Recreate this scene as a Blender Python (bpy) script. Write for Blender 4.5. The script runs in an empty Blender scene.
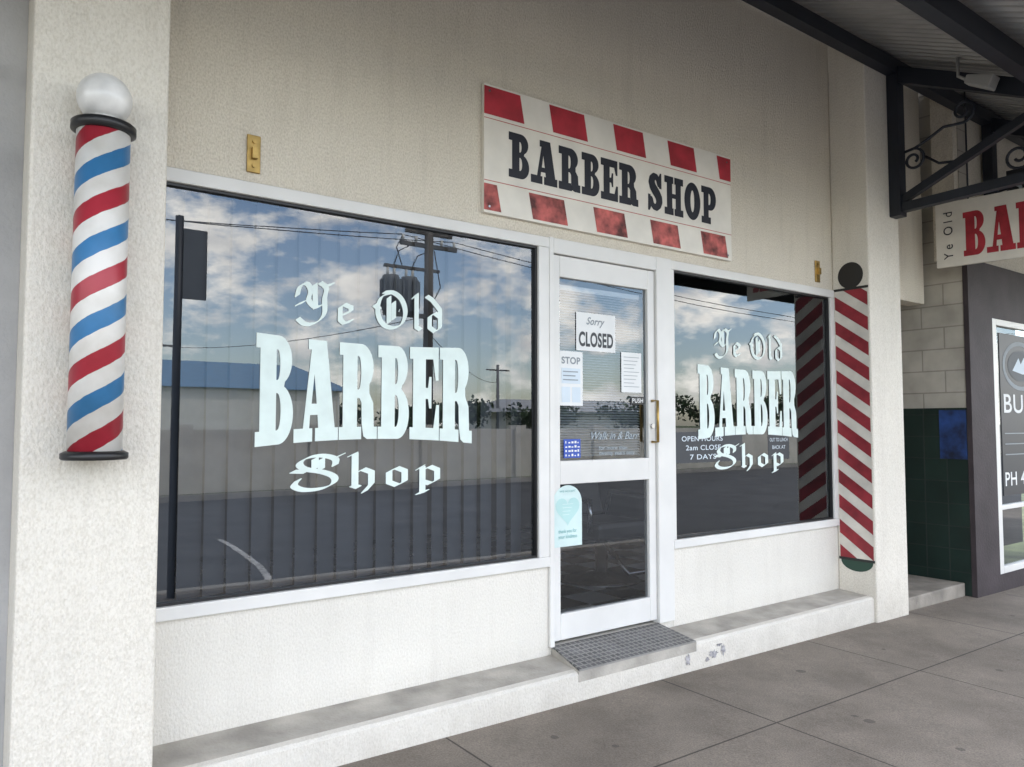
import bpy, math, random
from mathutils import Vector, Matrix
from mathutils.geometry import tessellate_polygon
random.seed(7)
sc=bpy.context.scene
COL=bpy.context.collection
pi=math.pi
# ------------------------------------------------------------ materials
def newmat(name):
    m=bpy.data.materials.new(name);m.use_nodes=True
    nt=m.node_tree
    b=nt.nodes['Principled BSDF']
    return m,nt,b
def N(nt,t,**k):
    n=nt.nodes.new(t)
    for a,v in k.items(): setattr(n,a,v)
    return n
def mat(name,col,rough=.6,metal=0,var=0.08,vscale=3.0,bump=0,bscale=60,spec=.5,stretch=(1,1,1),coat=0):
    m,nt,b=newmat(name)
    tc=N(nt,'ShaderNodeTexCoord');mp=N(nt,'ShaderNodeMapping');mp.inputs['Scale'].default_value=stretch
    nt.links.new(tc.outputs['Object'],mp.inputs[0])
    n=N(nt,'ShaderNodeTexNoise');n.inputs['Scale'].default_value=vscale;n.inputs['Detail'].default_value=6
    nt.links.new(mp.outputs[0],n.inputs['Vector'])
    r=N(nt,'ShaderNodeValToRGB')
    c=Vector(col)
    lo=[max(0,x*(1-var*1.6)) for x in c];hi=[min(1,x*(1+var)) for x in c]
    r.color_ramp.elements[0].position=.3;r.color_ramp.elements[0].color=(*lo,1)
    r.color_ramp.elements[1].position=.7;r.color_ramp.elements[1].color=(*hi,1)
    nt.links.new(n.outputs[0],r.inputs[0]);nt.links.new(r.outputs[0],b.inputs['Base Color'])
    b.inputs['Roughness'].default_value=rough;b.inputs['Metallic'].default_value=metal
    b.inputs['Specular IOR Level'].default_value=spec
    if coat: b.inputs['Coat Weight'].default_value=coat
    if bump:
        n2=N(nt,'ShaderNodeTexNoise');n2.inputs['Scale'].default_value=bscale;n2.inputs['Detail'].default_value=4
        nt.links.new(tc.outputs['Object'],n2.inputs['Vector'])
        bp=N(nt,'ShaderNodeBump');bp.inputs['Strength'].default_value=bump;bp.inputs['Distance'].default_value=.01
        nt.links.new(n2.outputs[0],bp.inputs['Height']);nt.links.new(bp.outputs[0],b.inputs['Normal'])
    return m
def stucco(name,col,dirt=(.36,.32,.27),dirtamt=.5,bstr=.55,pit=.8,base_dirt=0):
    m,nt,b=newmat(name);L=nt.links.new
    tc=N(nt,'ShaderNodeTexCoord')
    n=N(nt,'ShaderNodeTexNoise');n.inputs['Scale'].default_value=.9;n.inputs['Detail'].default_value=7;L(tc.outputs['Object'],n.inputs['Vector'])
    r=N(nt,'ShaderNodeValToRGB');r.color_ramp.elements[0].position=.3;r.color_ramp.elements[1].position=.72
    r.color_ramp.elements[0].color=(*[x*.92 for x in col],1);r.color_ramp.elements[1].color=(*[min(.86,x*1.03) for x in col],1)
    L(n.outputs[0],r.inputs[0])
    mp=N(nt,'ShaderNodeMapping');mp.inputs['Scale'].default_value=(7,7,.8);L(tc.outputs['Object'],mp.inputs[0])
    n2=N(nt,'ShaderNodeTexNoise');n2.inputs['Scale'].default_value=1.6;n2.inputs['Detail'].default_value=9;n2.inputs['Roughness'].default_value=.7;L(mp.outputs[0],n2.inputs['Vector'])
    r2=N(nt,'ShaderNodeValToRGB');r2.color_ramp.elements[0].position=.50;r2.color_ramp.elements[1].position=.9
    r2.color_ramp.elements[0].color=(0,0,0,1);r2.color_ramp.elements[1].color=(dirtamt,dirtamt,dirtamt,1);L(n2.outputs[0],r2.inputs[0])
    mx=N(nt,'ShaderNodeMix',data_type='RGBA');L(r2.outputs[0],mx.inputs[0]);L(r.outputs[0],mx.inputs[6]);mx.inputs[7].default_value=(*dirt,1)
    last=mx.outputs[2]
    if base_dirt:
        sp=N(nt,'ShaderNodeSeparateXYZ');L(tc.outputs['Object'],sp.inputs[0])
        mr=N(nt,'ShaderNodeMapRange');mr.inputs[1].default_value=0.0;mr.inputs[2].default_value=.34;mr.inputs[3].default_value=base_dirt;mr.inputs[4].default_value=0;L(sp.outputs[2],mr.inputs[0])
        n9=N(nt,'ShaderNodeTexNoise');n9.inputs['Scale'].default_value=9;n9.inputs['Detail'].default_value=8;L(tc.outputs['Object'],n9.inputs['Vector'])
        m9=N(nt,'ShaderNodeMath',operation='MULTIPLY');L(mr.outputs[0],m9.inputs[0]);L(n9.outputs[0],m9.inputs[1])
        mz=N(nt,'ShaderNodeMix',data_type='RGBA');L(m9.outputs[0],mz.inputs[0]);L(last,mz.inputs[6]);mz.inputs[7].default_value=(.25,.22,.18,1);last=mz.outputs[2]
    mp3=N(nt,'ShaderNodeMapping');mp3.inputs['Scale'].default_value=(1,1,.6);L(tc.outputs['Object'],mp3.inputs[0])
    n3=N(nt,'ShaderNodeTexNoise');n3.inputs['Scale'].default_value=150;n3.inputs['Detail'].default_value=3;L(mp3.outputs[0],n3.inputs['Vector'])
    r3=N(nt,'ShaderNodeValToRGB');r3.color_ramp.elements[0].position=.28;r3.color_ramp.elements[1].position=.60
    r3.color_ramp.elements[0].color=(.68,.655,.61,1);r3.color_ramp.elements[1].color=(1,1,1,1);L(n3.outputs[0],r3.inputs[0])
    m2=N(nt,'ShaderNodeMix',data_type='RGBA',blend_type='MULTIPLY');m2.inputs[0].default_value=pit
    L(last,m2.inputs[6]);L(r3.outputs[0],m2.inputs[7]);L(m2.outputs[2],b.inputs['Base Color'])
    n4=N(nt,'ShaderNodeTexNoise');n4.inputs['Scale'].default_value=95;n4.inputs['Detail'].default_value=4;L(mp3.outputs[0],n4.inputs['Vector'])
    bp=N(nt,'ShaderNodeBump');bp.inputs['Strength'].default_value=bstr;bp.inputs['Distance'].default_value=.009
    L(n4.outputs[0],bp.inputs['Height']);L(bp.outputs[0],b.inputs['Normal'])
    b.inputs['Roughness'].default_value=.85;b.inputs['Specular IOR Level'].default_value=.25
    return m
M_wall=stucco('cream_render',(.74,.685,.585),bstr=.95,dirtamt=.35,pit=.75)
M_pil=stucco('white_render',(.765,.725,.645),dirtamt=.3,bstr=.75,pit=.5,base_dirt=.6)
M_low=stucco('white_painted_render',(.75,.72,.655),dirt=(.45,.41,.36),dirtamt=.25,bstr=.6,pit=.35,base_dirt=.6)
M_ledge=mat('worn_concrete_ledge',(.41,.385,.34),.85,var=.2,vscale=5,bump=.4,bscale=70)
M_brownstep=mat('brown_worn_concrete',(.26,.235,.20),.85,var=.25,vscale=5,bump=.4,bscale=70)
M_alu=mat('painted_aluminium',(.71,.70,.67),.4,var=.05,spec=.5)
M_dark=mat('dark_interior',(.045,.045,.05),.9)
M_navy=mat('navy_paint',(.012,.016,.026),.5,var=.2)
M_black=mat('black_paint',(.012,.012,.013),.4)
M_panel=mat('dark_notice_board',(.030,.034,.042),.5)
M_white=mat('white_enamel',(.74,.73,.70),.3,var=.12,vscale=12,coat=.3)
M_creamp=mat('cream_stripe_paint',(.64,.605,.54),.6,var=.1,vscale=8)
M_signw=mat('sign_board_paint',(.77,.735,.66),.5,var=.06,vscale=6)
M_red=mat('faded_red_paint',(.40,.025,.04),.5,var=.2,vscale=9)
M_dred=mat('dark_red_paint',(.26,.02,.03),.6,var=.2,vscale=9)
M_redf=mat('worn_red_paint',(.43,.10,.09),.6,var=.5,vscale=14)
M_redline=mat('red_line_paint',(.5,.12,.1),.5)
M_signblk=mat('sign_black_paint',(.010,.012,.022),.45)
M_vinyl=mat('pale_mint_vinyl',(.68,.78,.74),.5,var=.05,vscale=12)
M_brass=mat('brass',(.45,.30,.10),.35,metal=.8,var=.2,vscale=20)
M_steel=mat('chrome_steel',(.55,.55,.56),.2,metal=1)
M_paper=mat('paper',(.76,.77,.76),.7,var=.03)
M_paperb=mat('bluish_paper',(.62,.70,.76),.7,var=.05)
M_faint=mat('faint_print',(.40,.46,.50),.7)
M_mint=mat('mint_paper',(.60,.74,.72),.6)
M_teal=mat('teal_print',(.44,.66,.64),.6)
M_teald=mat('teal_dark_print',(.16,.42,.42),.6)
M_ink=mat('ink',(.05,.055,.06),.6)
M_inkg=mat('grey_ink',(.25,.28,.30),.6)
M_inkd=mat('dark_grey_print',(.09,.10,.11),.6)
M_blue=mat('blue_print',(.03,.08,.40),.5)
M_bluep=mat('blue_poster',(.012,.04,.15),.5,var=.5,vscale=8)
M_grey=mat('grey_neighbour_render',(.42,.415,.41),.8,var=.12,bump=.3)
M_purple=mat('purple_brown_paint',(.048,.038,.042),.6,var=.2,bump=.25,bscale=50,spec=.25)
M_asph=mat('asphalt',(.075,.077,.08),.85,var=.2,vscale=1.5,bump=.6,bscale=90)
M_kerb=mat('kerb_concrete',(.36,.34,.31),.85,var=.2,bump=.3)
M_line=mat('road_line_paint',(.5,.5,.49),.7,var=.4,vscale=12)
M_grass=mat('verge_grass',(.075,.10,.035),.95,var=.4,vscale=2,bump=.8,bscale=30)
M_fence=mat('pale_fence_render',(.66,.62,.55),.85,var=.08,bump=.2)
M_blueroof=mat('blue_metal_roof',(.12,.25,.40),.45,var=.1)
M_bldg=mat('pale_building_wall',(.84,.82,.76),.8,var=.04)
M_wood=mat('grey_timber_pole',(.14,.13,.12),.85,var=.3,bump=.4,stretch=(1,1,.2))
M_tgrey=mat('transformer_grey',(.15,.16,.17),.5)
M_lgrey=mat('pale_grey_metal',(.36,.36,.35),.5)
M_bark=mat('bark',(.10,.075,.05),.9,var=.3,bump=.6)
M_leaf=mat('foliage',(.045,.075,.025),.7,var=.5,vscale=2.2)
M_galv=mat('corrugated_zinc',(.40,.40,.40),.38,metal=.5,var=.12,vscale=2)
M_skin=mat('seat_vinyl',(.03,.03,.032),.35)
M_green2=mat('dark_green_paint',(.02,.06,.04))
M_slat=mat('pale_blind_slats',(.46,.49,.51),.6)
M_peel=mat('exposed_grey_render',(.34,.33,.34),.9,var=.4,vscale=30,bump=.5)
def checker_mat():
    m,nt,b=newmat('checker_floor');L=nt.links.new
    tc=N(nt,'ShaderNodeTexCoord');c=N(nt,'ShaderNodeTexChecker');c.inputs['Scale'].default_value=3.3
    c.inputs['Color1'].default_value=(.7,.7,.68,1);c.inputs['Color2'].default_value=(.02,.02,.02,1)
    mp=N(nt,'ShaderNodeMapping');mp.inputs['Location'].default_value=(0,0,.1);L(tc.outputs['Object'],mp.inputs[0])
    L(mp.outputs[0],c.inputs[0]);L(c.outputs[0],b.inputs['Base Color']);b.inputs['Roughness'].default_value=.25
    return m
M_chk=checker_mat()
M_blind=mat('dark_blind_fabric',(.088,.096,.112),.85,var=.12,vscale=2)
def tile_mat(name,c1,c2,mort,scale,bw,rh,ms,rough=.3,axis=None,offset=0):
    m,nt,b=newmat(name);L=nt.links.new
    tc=N(nt,'ShaderNodeTexCoord')
    src=tc.outputs['Object']
    if axis:
        sp=N(nt,'ShaderNodeSeparateXYZ');L(src,sp.inputs[0]);cb=N(nt,'ShaderNodeCombineXYZ')
        ad=N(nt,'ShaderNodeMath',operation='ADD');L(sp.outputs[0],ad.inputs[0]);L(sp.outputs[1],ad.inputs[1])
        L(ad.outputs[0],cb.inputs[0]);L(sp.outputs[2],cb.inputs[1]);src=cb.outputs[0]
    br=N(nt,'ShaderNodeTexBrick');br.offset=offset;br.inputs['Scale'].default_value=scale
    br.inputs['Brick Width'].default_value=bw;br.inputs['Row Height'].default_value=rh;br.inputs['Mortar Size'].default_value=ms
    br.inputs['Color1'].default_value=(*c1,1);br.inputs['Color2'].default_value=(*c2,1);br.inputs['Mortar'].default_value=(*mort,1)
    L(src,br.inputs[0])
    n=N(nt,'ShaderNodeTexNoise');n.inputs['Scale'].default_value=4;n.inputs['Detail'].default_value=7;L(tc.outputs['Object'],n.inputs['Vector'])
    r=N(nt,'ShaderNodeValToRGB');r.color_ramp.elements[0].position=.3;r.color_ramp.elements[0].color=(.7,.7,.7,1);r.color_ramp.elements[1].position=.65;L(n.outputs[0],r.inputs[0])
    mm=N(nt,'ShaderNodeMix',data_type='RGBA',blend_type='MULTIPLY');mm.inputs[0].default_value=1;L(br.outputs[0],mm.inputs[6]);L(r.outputs[0],mm.inputs[7])
    L(mm.outputs[2],b.inputs['Base Color']);b.inputs['Roughness'].default_value=rough
    bp=N(nt,'ShaderNodeBump');bp.invert=True;bp.inputs['Strength'].default_value=.5;bp.inputs['Distance'].default_value=.005
    L(br.outputs[1],bp.inputs['Height']);L(bp.outputs[0],b.inputs['Normal'])
    return m
M_green=tile_mat('dark_green_tiles',(.006,.020,.017),(.009,.026,.021),(.022,.03,.027),1,.2,.2,.004,axis=1)
M_block=tile_mat('cream_blockwork',(.48,.445,.385),(.45,.42,.365),(.31,.285,.245),1,.4,.2,.006,rough=.8,axis=1,offset=.5)
M_mat=tile_mat('mosaic_tiles',(.14,.14,.14),(.075,.075,.075),(.28,.27,.255),1,.036,.036,.005,rough=.5)
def pave_mat():
    m,nt,b=newmat('pavement_concrete');L=nt.links.new
    tc=N(nt,'ShaderNodeTexCoord')
    mp=N(nt,'ShaderNodeMapping');mp.inputs['Location'].default_value=(-.47+14.5,1.05+14,0);L(tc.outputs['Object'],mp.inputs[0])
    br=N(nt,'ShaderNodeTexBrick');br.offset=0;br.inputs['Scale'].default_value=1;br.inputs['Brick Width'].default_value=1.45
    br.inputs['Row Height'].default_value=1.4;br.inputs['Mortar Size'].default_value=.006;br.inputs['Mortar Smooth'].default_value=.3
    br.inputs['Color1'].default_value=(.215,.187,.155,1);br.inputs['Color2'].default_value=(.245,.215,.180,1);br.inputs['Mortar'].default_value=(.06,.052,.044,1)
    L(mp.outputs[0],br.inputs[0])
    n=N(nt,'ShaderNodeTexNoise');n.inputs['Scale'].default_value=1.4;n.inputs['Detail'].default_value=10;n.inputs['Roughness'].default_value=.7;L(tc.outputs['Object'],n.inputs['Vector'])
    r=N(nt,'ShaderNodeValToRGB');r.color_ramp.elements[0].position=.32;r.color_ramp.elements[1].position=.68
    r.color_ramp.elements[0].color=(.60,.58,.56,1);r.color_ramp.elements[1].color=(1.12,1.1,1.08,1);L(n.outputs[0],r.inputs[0])
    m1=N(nt,'ShaderNodeMix',data_type='RGBA',blend_type='MULTIPLY');m1.inputs[0].default_value=1;L(br.outputs[0],m1.inputs[6]);L(r.outputs[0],m1.inputs[7])
    n2=N(nt,'ShaderNodeTexNoise');n2.inputs['Scale'].default_value=120;n2.inputs['Detail'].default_value=3;L(tc.outputs['Object'],n2.inputs['Vector'])
    r2=N(nt,'ShaderNodeValToRGB');r2.color_ramp.elements[0].position=.3;r2.color_ramp.elements[1].position=.7
    r2.color_ramp.elements[0].color=(.72,.72,.72,1);r2.color_ramp.elements[1].color=(1.15,1.15,1.15,1);L(n2.outputs[0],r2.inputs[0])
    m2=N(nt,'ShaderNodeMix',data_type='RGBA',blend_type='MULTIPLY');m2.inputs[0].default_value=1;L(m1.outputs[2],m2.inputs[6]);L(r2.outputs[0],m2.inputs[7])
    last=m2.outputs[2]
    for sc_,mul in ((2.6,.12),(5.5,.16)):
        v=N(nt,'ShaderNodeTexVoronoi');v.inputs['Scale'].default_value=sc_;v.inputs['Randomness'].default_value=1
        nn=N(nt,'ShaderNodeTexNoise');nn.inputs['Scale'].default_value=40;L(tc.outputs['Object'],nn.inputs['Vector'])
        va=N(nt,'ShaderNodeMix',data_type='RGBA',blend_type='ADD');va.inputs[0].default_value=.02;L(tc.outputs['Object'],va.inputs[6]);L(nn.outputs[1],va.inputs[7])
        L(va.outputs[2],v.inputs['Vector'])
        sr=N(nt,'ShaderNodeSeparateColor');L(v.outputs['Color'],sr.inputs[0])
        pw=N(nt,'ShaderNodeMath',operation='POWER');L(sr.outputs[0],pw.inputs[0]);pw.inputs[1].default_value=3
        ml=N(nt,'ShaderNodeMath',operation='MULTIPLY');L(pw.outputs[0],ml.inputs[0]);ml.inputs[1].default_value=mul
        lt=N(nt,'ShaderNodeMath',operation='LESS_THAN');L(v.outputs['Distance'],lt.inputs[0]);L(ml.outputs[0],lt.inputs[1])
        gm=N(nt,'ShaderNodeMath',operation='MULTIPLY');L(lt.outputs[0],gm.inputs[0]);gm.inputs[1].default_value=.65
        m3=N(nt,'ShaderNodeMix',data_type='RGBA');L(gm.outputs[0],m3.inputs[0]);L(last,m3.inputs[6]);m3.inputs[7].default_value=(.06,.052,.045,1)
        last=m3.outputs[2]
    L(last,b.inputs['Base Color']);b.inputs['Roughness'].default_value=.8
    bp=N(nt,'ShaderNodeBump');bp.inputs['Strength'].default_value=.35;bp.inputs['Distance'].default_value=.006;L(n2.outputs[0],bp.inputs['Height'])
    L(bp.outputs[0],b.inputs['Normal'])
    return m
M_pave=pave_mat()
def glass_mat(name,tint,base,fk):
    m=bpy.data.materials.new(name);m.use_nodes=True;nt=m.node_tree;nt.nodes.clear();L=nt.links.new
    o=N(nt,'ShaderNodeOutputMaterial');mx=N(nt,'ShaderNodeMixShader');t=N(nt,'ShaderNodeBsdfTransparent');t.inputs[0].default_value=(*tint,1)
    g=N(nt,'ShaderNodeBsdfGlossy');g.inputs['Roughness'].default_value=0.0;g.inputs['Color'].default_value=(.93,.97,1,1)
    f=N(nt,'ShaderNodeFresnel');f.inputs[0].default_value=1.52
    a=N(nt,'ShaderNodeMath',operation='MULTIPLY_ADD');L(f.outputs[0],a.inputs[0]);a.inputs[1].default_value=fk;a.inputs[2].default_value=base
    a.use_clamp=True
    tc=N(nt,'ShaderNodeTexCoord');n=N(nt,'ShaderNodeTexNoise');n.inputs['Scale'].default_value=1.2;n.inputs['Detail'].default_value=1;L(tc.outputs['Object'],n.inputs['Vector'])
    bp=N(nt,'ShaderNodeBump');bp.inputs['Strength'].default_value=.05;bp.inputs['Distance'].default_value=.01;L(n.outputs[0],bp.inputs['Height']);L(bp.outputs[0],g.inputs['Normal'])
    L(a.outputs[0],mx.inputs[0]);L(t.outputs[0],mx.inputs[1]);L(g.outputs[0],mx.inputs[2]);L(mx.outputs[0],o.inputs[0])
    return m
M_glass=glass_mat('tinted_window_glass',(.66,.69,.72),.075,.70)
def pole_mat():
    m,nt,b=newmat('barber_stripes');L=nt.links.new
    tc=N(nt,'ShaderNodeTexCoord');sp=N(nt,'ShaderNodeSeparateXYZ');L(tc.outputs['Object'],sp.inputs[0])
    ng=N(nt,'ShaderNodeMath',operation='MULTIPLY');L(sp.outputs[1],ng.inputs[0]);ng.inputs[1].default_value=-1
    at=N(nt,'ShaderNodeMath',operation='ARCTAN2');L(sp.outputs[0],at.inputs[0]);L(ng.outputs[0],at.inputs[1])
    a=N(nt,'ShaderNodeMath',operation='MULTIPLY');L(at.outputs[0],a.inputs[0]);a.inputs[1].default_value=-1.2/(2*pi)
    z=N(nt,'ShaderNodeMath',operation='MULTIPLY_ADD');L(sp.outputs[2],z.inputs[0]);z.inputs[1].default_value=1/.268;L(a.outputs[0],z.inputs[2])
    n=N(nt,'ShaderNodeTexNoise');n.inputs['Scale'].default_value=30;L(tc.outputs['Object'],n.inputs['Vector'])
    z2=N(nt,'ShaderNodeMath',operation='MULTIPLY_ADD');L(n.outputs[0],z2.inputs[0]);z2.inputs[1].default_value=.03;L(z.outputs[0],z2.inputs[2])
    ad=N(nt,'ShaderNodeMath',operation='ADD');L(z2.outputs[0],ad.inputs[0]);ad.inputs[1].default_value=9.87
    fr=N(nt,'ShaderNodeMath',operation='FRACT');L(ad.outputs[0],fr.inputs[0])
    r=N(nt,'ShaderNodeValToRGB');r.color_ramp.interpolation='CONSTANT';e=r.color_ramp.elements
    e[0].position=0;e[0].color=(.38,.028,.045,1);e[1].position=.25;e[1].color=(.74,.72,.68,1)
    x=e.new(.5);x.color=(.045,.19,.40,1);x=e.new(.75);x.color=(.74,.72,.68,1)
    L(fr.outputs[0],r.inputs[0])
    n5=N(nt,'ShaderNodeTexNoise');n5.inputs['Scale'].default_value=8;n5.inputs['Detail'].default_value=6;L(tc.outputs['Object'],n5.inputs['Vector'])
    r5=N(nt,'ShaderNodeValToRGB');r5.color_ramp.elements[0].position=.3;r5.color_ramp.elements[0].color=(.80,.78,.74,1);r5.color_ramp.elements[1].position=.6;L(n5.outputs[0],r5.inputs[0])
    mm=N(nt,'ShaderNodeMix',data_type='RGBA',blend_type='MULTIPLY');mm.inputs[0].default_value=1;L(r.outputs[0],mm.inputs[6]);L(r5.outputs[0],mm.inputs[7])
    L(mm.outputs[2],b.inputs['Base Color']);b.inputs['Roughness'].default_value=.4
    return m
M_stripe=pole_mat()
# ------------------------------------------------------------ mesh builder
class MB:
    def __init__(s): s.v=[];s.f=[];s.m=[];s.mats=[];s.sm=[]
    def mi(s,m):
        if m not in s.mats: s.mats.append(m)
        return s.mats.index(m)
    def face(s,pts,m,sm=False):
        b=len(s.v);s.v+= [tuple(p) for p in pts];s.f.append(tuple(range(b,b+len(pts))));s.m.append(s.mi(m));s.sm.append(sm)
    def box(s,x0,x1,y0,y1,z0,z1,m):
        s.hexa([(x0,y0,z0),(x1,y0,z0),(x1,y1,z0),(x0,y1,z0),(x0,y0,z1),(x1,y0,z1),(x1,y1,z1),(x0,y1,z1)],m)
    def hexa(s,p,m):
        b=len(s.v);s.v+=[tuple(q) for q in p];i=s.mi(m)
        for f in ((0,3,2,1),(4,5,6,7),(0,1,5,4),(1,2,6,5),(2,3,7,6),(3,0,4,7)):
            s.f.append(tuple(b+k for k in f));s.m.append(i);s.sm.append(False)
    def beam(s,p0,p1,w,h,m,up=(0,0,1)):
        p0=Vector(p0);p1=Vector(p1);d=(p1-p0).normalized();up=Vector(up)
        a=d.cross(up).normalized();u=a.cross(d).normalized()
        q=[]
        for p in (p0,p1):
            q.append([p-a*w/2-u*h/2,p+a*w/2-u*h/2,p+a*w/2+u*h/2,p-a*w/2+u*h/2])
        s.hexa(q[0]+q[1],m)
    def tube(s,pts,r,m,seg=8,cap=True,closed=False):
        pts=[Vector(p) for p in pts];n=len(pts);b=len(s.v);i=s.mi(m)
        rr=r if isinstance(r,(list,tuple)) else [r]*n
        ref=None
        for k,p in enumerate(pts):
            d=(pts[min(k+1,n-1)]-pts[max(k-1,0)]).normalized()
            if ref is None: ref=Vector((0,0,1)) if abs(d.z)<.9 else Vector((1,0,0))
            a=d.cross(ref).normalized();u=a.cross(d).normalized();ref=u
            for j in range(seg):
                t=2*pi*j/seg;s.v.append(tuple(p+a*math.cos(t)*rr[k]+u*math.sin(t)*rr[k]))
        for k in range(n-1):
            for j in range(seg):
                j2=(j+1)%seg
                s.f.append((b+k*seg+j,b+k*seg+j2,b+(k+1)*seg+j2,b+(k+1)*seg+j));s.m.append(i);s.sm.append(True)
        if cap:
            s.f.append(tuple(b+j for j in range(seg))[::-1]);s.m.append(i);s.sm.append(False)
            s.f.append(tuple(b+(n-1)*seg+j for j in range(seg)));s.m.append(i);s.sm.append(False)
    def lathe(s,prof,c,m,seg=40):
        b=len(s.v);i=s.mi(m);n=len(prof)
        for (r,z) in prof:
            for j in range(seg):
                t=2*pi*j/seg;s.v.append((c[0]+r*math.cos(t),c[1]+r*math.sin(t),c[2]+z))
        for k in range(n-1):
            for j in range(seg):
                j2=(j+1)%seg
                s.f.append((b+k*seg+j,b+k*seg+j2,b+(k+1)*seg+j2,b+(k+1)*seg+j));s.m.append(i);s.sm.append(True)
    def make(s,name,parent=None,origin=(0,0,0),bevel=0,**props):
        me=bpy.data.meshes.new(name);o=Vector(origin)
        me.from_pydata([tuple(Vector(v)-o) for v in s.v],[],s.f)
        for mm in s.mats: me.materials.append(mm)
        for p,i,sm in zip(me.polygons,s.m,s.sm): p.material_index=i;p.use_smooth=sm
        me.update()
        ob=bpy.data.objects.new(name,me);COL.objects.link(ob);ob.location=o
        if parent is not None:
            ob.parent=parent;ob.location=o-Vector(parent.get('base',(0,0,0)))
        ob['base']=tuple(o)
        if bevel:
            bm=ob.modifiers.new('bevel','BEVEL');bm.width=bevel;bm.segments=2;bm.limit_method='ANGLE'
        for k,v in props.items(): ob[k]=v
        return ob
def thing(name,loc,label,category,group=None):
    e=bpy.data.objects.new(name,None);COL.objects.link(e);e.location=loc;e.empty_display_size=.2
    e['base']=tuple(loc);e['label']=label;e['category']=category
    if group: e['group']=group
    return e
# ------------------------------------------------------------ lettering
def arc(cx,cy,rx,ry,a0,a1,n=14):
    return [(cx+rx*math.cos(math.radians(a0+(a1-a0)*i/n)),cy+ry*math.sin(math.radians(a0+(a1-a0)*i/n))) for i in range(n+1)]
def hull(P):
    P=sorted(set((round(a,6),round(b,6)) for a,b in P))
    def half(Q):
        h=[]
        for p in Q:
            while len(h)>1 and (h[-1][0]-h[-2][0])*(p[1]-h[-2][1])-(h[-1][1]-h[-2][1])*(p[0]-h[-2][0])<=0: h.pop()
            h.append(p)
        return h[:-1]
    return half(P)+half(P[::-1])
def stroke_shapes(pts,ws):
    n=len(pts);out=[]
    for i in range(n-1):
        c=[]
        for k in (i,i+1):
            x,y=pts[k];w=ws(k/(n-1))
            c+=[(x+w*math.cos(a*pi/8),y+w*.62*math.sin(a*pi/8)) for a in range(16)]
        out.append([hull(c)])
    return out
def glyphs(T,S,K):
    U=1-T;G={};e=S+K
    c=e
    G['B']=(e+.42,[[[(0,0),(e+.04,0)]+arc(e+.06,.275,.36,.275,-85,72)+[(e+.19,.53)]+arc(e+.06,.775,.32,.225,-62,90)+[(0,1),(0,U),(S,U),(S,T),(0,T)],
       [(c,.59)]+arc(c+.03,(.59+U)/2,.06,(U-.59)/2,-90,90,8)+[(c,U)],[(c,T)]+arc(c+.03,(T+.47)/2,.085,(.47-T)/2,-90,90,8)+[(c,.47)]]])
    G['A']=(1.04+S,[[[(0,0),(.37+S,0),(.37+S,T),(.29+S,T),(.31+S,.22+T*.3),(.50+S,.22+T*.3),(.52+S,T),(.44+S,T),(.44+S,0),(1.04+S,0),(1.04+S,T),(.95+S,T),(.72+S,1),(.25+S,1),(.25+S,U+.03),(.33+S,U+.03),(.13+S,T),(0,T)],
       [(.345+S,.33+T*.3),(.475+S,.33+T*.3),(.41+S,.66)]]])
    G['R']=(e+.56,[[[(0,0),(e+.07+S*.5,0),(e+.07+S*.5,T),(e,T),(e,.43),(e+.06,.43),(e+.12,.38),(e+.13,.16),(e+.18,.03),(e+.28,0),(e+.56,0),(e+.56,T),(e+.47,T),(e+.45,.38),(e+.34,.48)]+arc(e+.10,.755,.35,.245,-48,90)+[(0,1),(0,U),(S,U),(S,T),(0,T)],
       [(e,.52)]+arc(e+.035,(.52+U)/2,.07,(U-.52)/2,-90,90,8)+[(e,U)]]])
    G['E']=(e+.42,[[[(0,0),(e+.42,0),(e+.42,.38),(e+.33,.38),(e+.24,T),(e,T),(e,.44),(e+.07,.44),(e+.11,.34),(e+.18,.34),(e+.18,.68),(e+.11,.68),(e+.07,.56),(e,.56),(e,U),(e+.23,U),(e+.31,.64),(e+.40,.64),(e+.40,1),(0,1),(0,U),(S,U),(S,T),(0,T)]]])
    w0=.05+T*.3
    sp=[(.66,.70),(.60,.82),(.50,.89),(.38,.89),(.27,.82),(.25,.72),(.31,.62),(.42,.54),(.54,.46),(.64,.37),(.67,.27),(.62,.17),(.50,.10),(.38,.105),(.26,.17),(.20,.30)]
    G['S']=(.90,stroke_shapes(sp,lambda t:w0+.10*math.exp(-((t-.5)/.30)**2))+[[[(.66,.60),(.80,.60),(.80,1),(.72,1),(.62,.88)]],[[(.04,.0),(.13,.0),(.22,.12),(.18,.41),(.04,.41)]]])
    h=e+.20
    G['H']=(h+K+S,[[[(0,0),(e+.07,0),(e+.07,T),(e,T),(e,.44),(h,.44),(h,T),(h-.07,T),(h-.07,0),(h+K+S,0),(h+K+S,T),(h+K,T),(h+K,U),(h+K+S,U),(h+K+S,1),(h-.07,1),(h-.07,U),(h,U),(h,.56),(e,.56),(e,U),(e+.07,U),(e+.07,1),(0,1),(0,U),(S,U),(S,T),(0,T)]]])
    G['O']=(.98,[[arc(.49,.5,.49,.5,0,350,30),arc(.49,.5,.12,.5-T*1.15,0,350,20)]])
    G['P']=(e+.48,[[[(0,0),(e+.08+S*.4,0),(e+.08+S*.4,T),(e,T),(e,.37),(e+.10,.37)]+arc(e+.10,.685,.38,.315,-88,90)+[(0,1),(0,U),(S,U),(S,T),(0,T)],
       [(e,.37+T*.8)]+arc(e+.04,(.37+T*.8+U)/2,.09,(U-.37-T*.8)/2,-90,90,8)+[(e,U)]]])
    G[' ']=(.36,[])
    return G
G_sign=glyphs(.18,.14,.31)
G_win=glyphs(.13,.10,.39)
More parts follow.
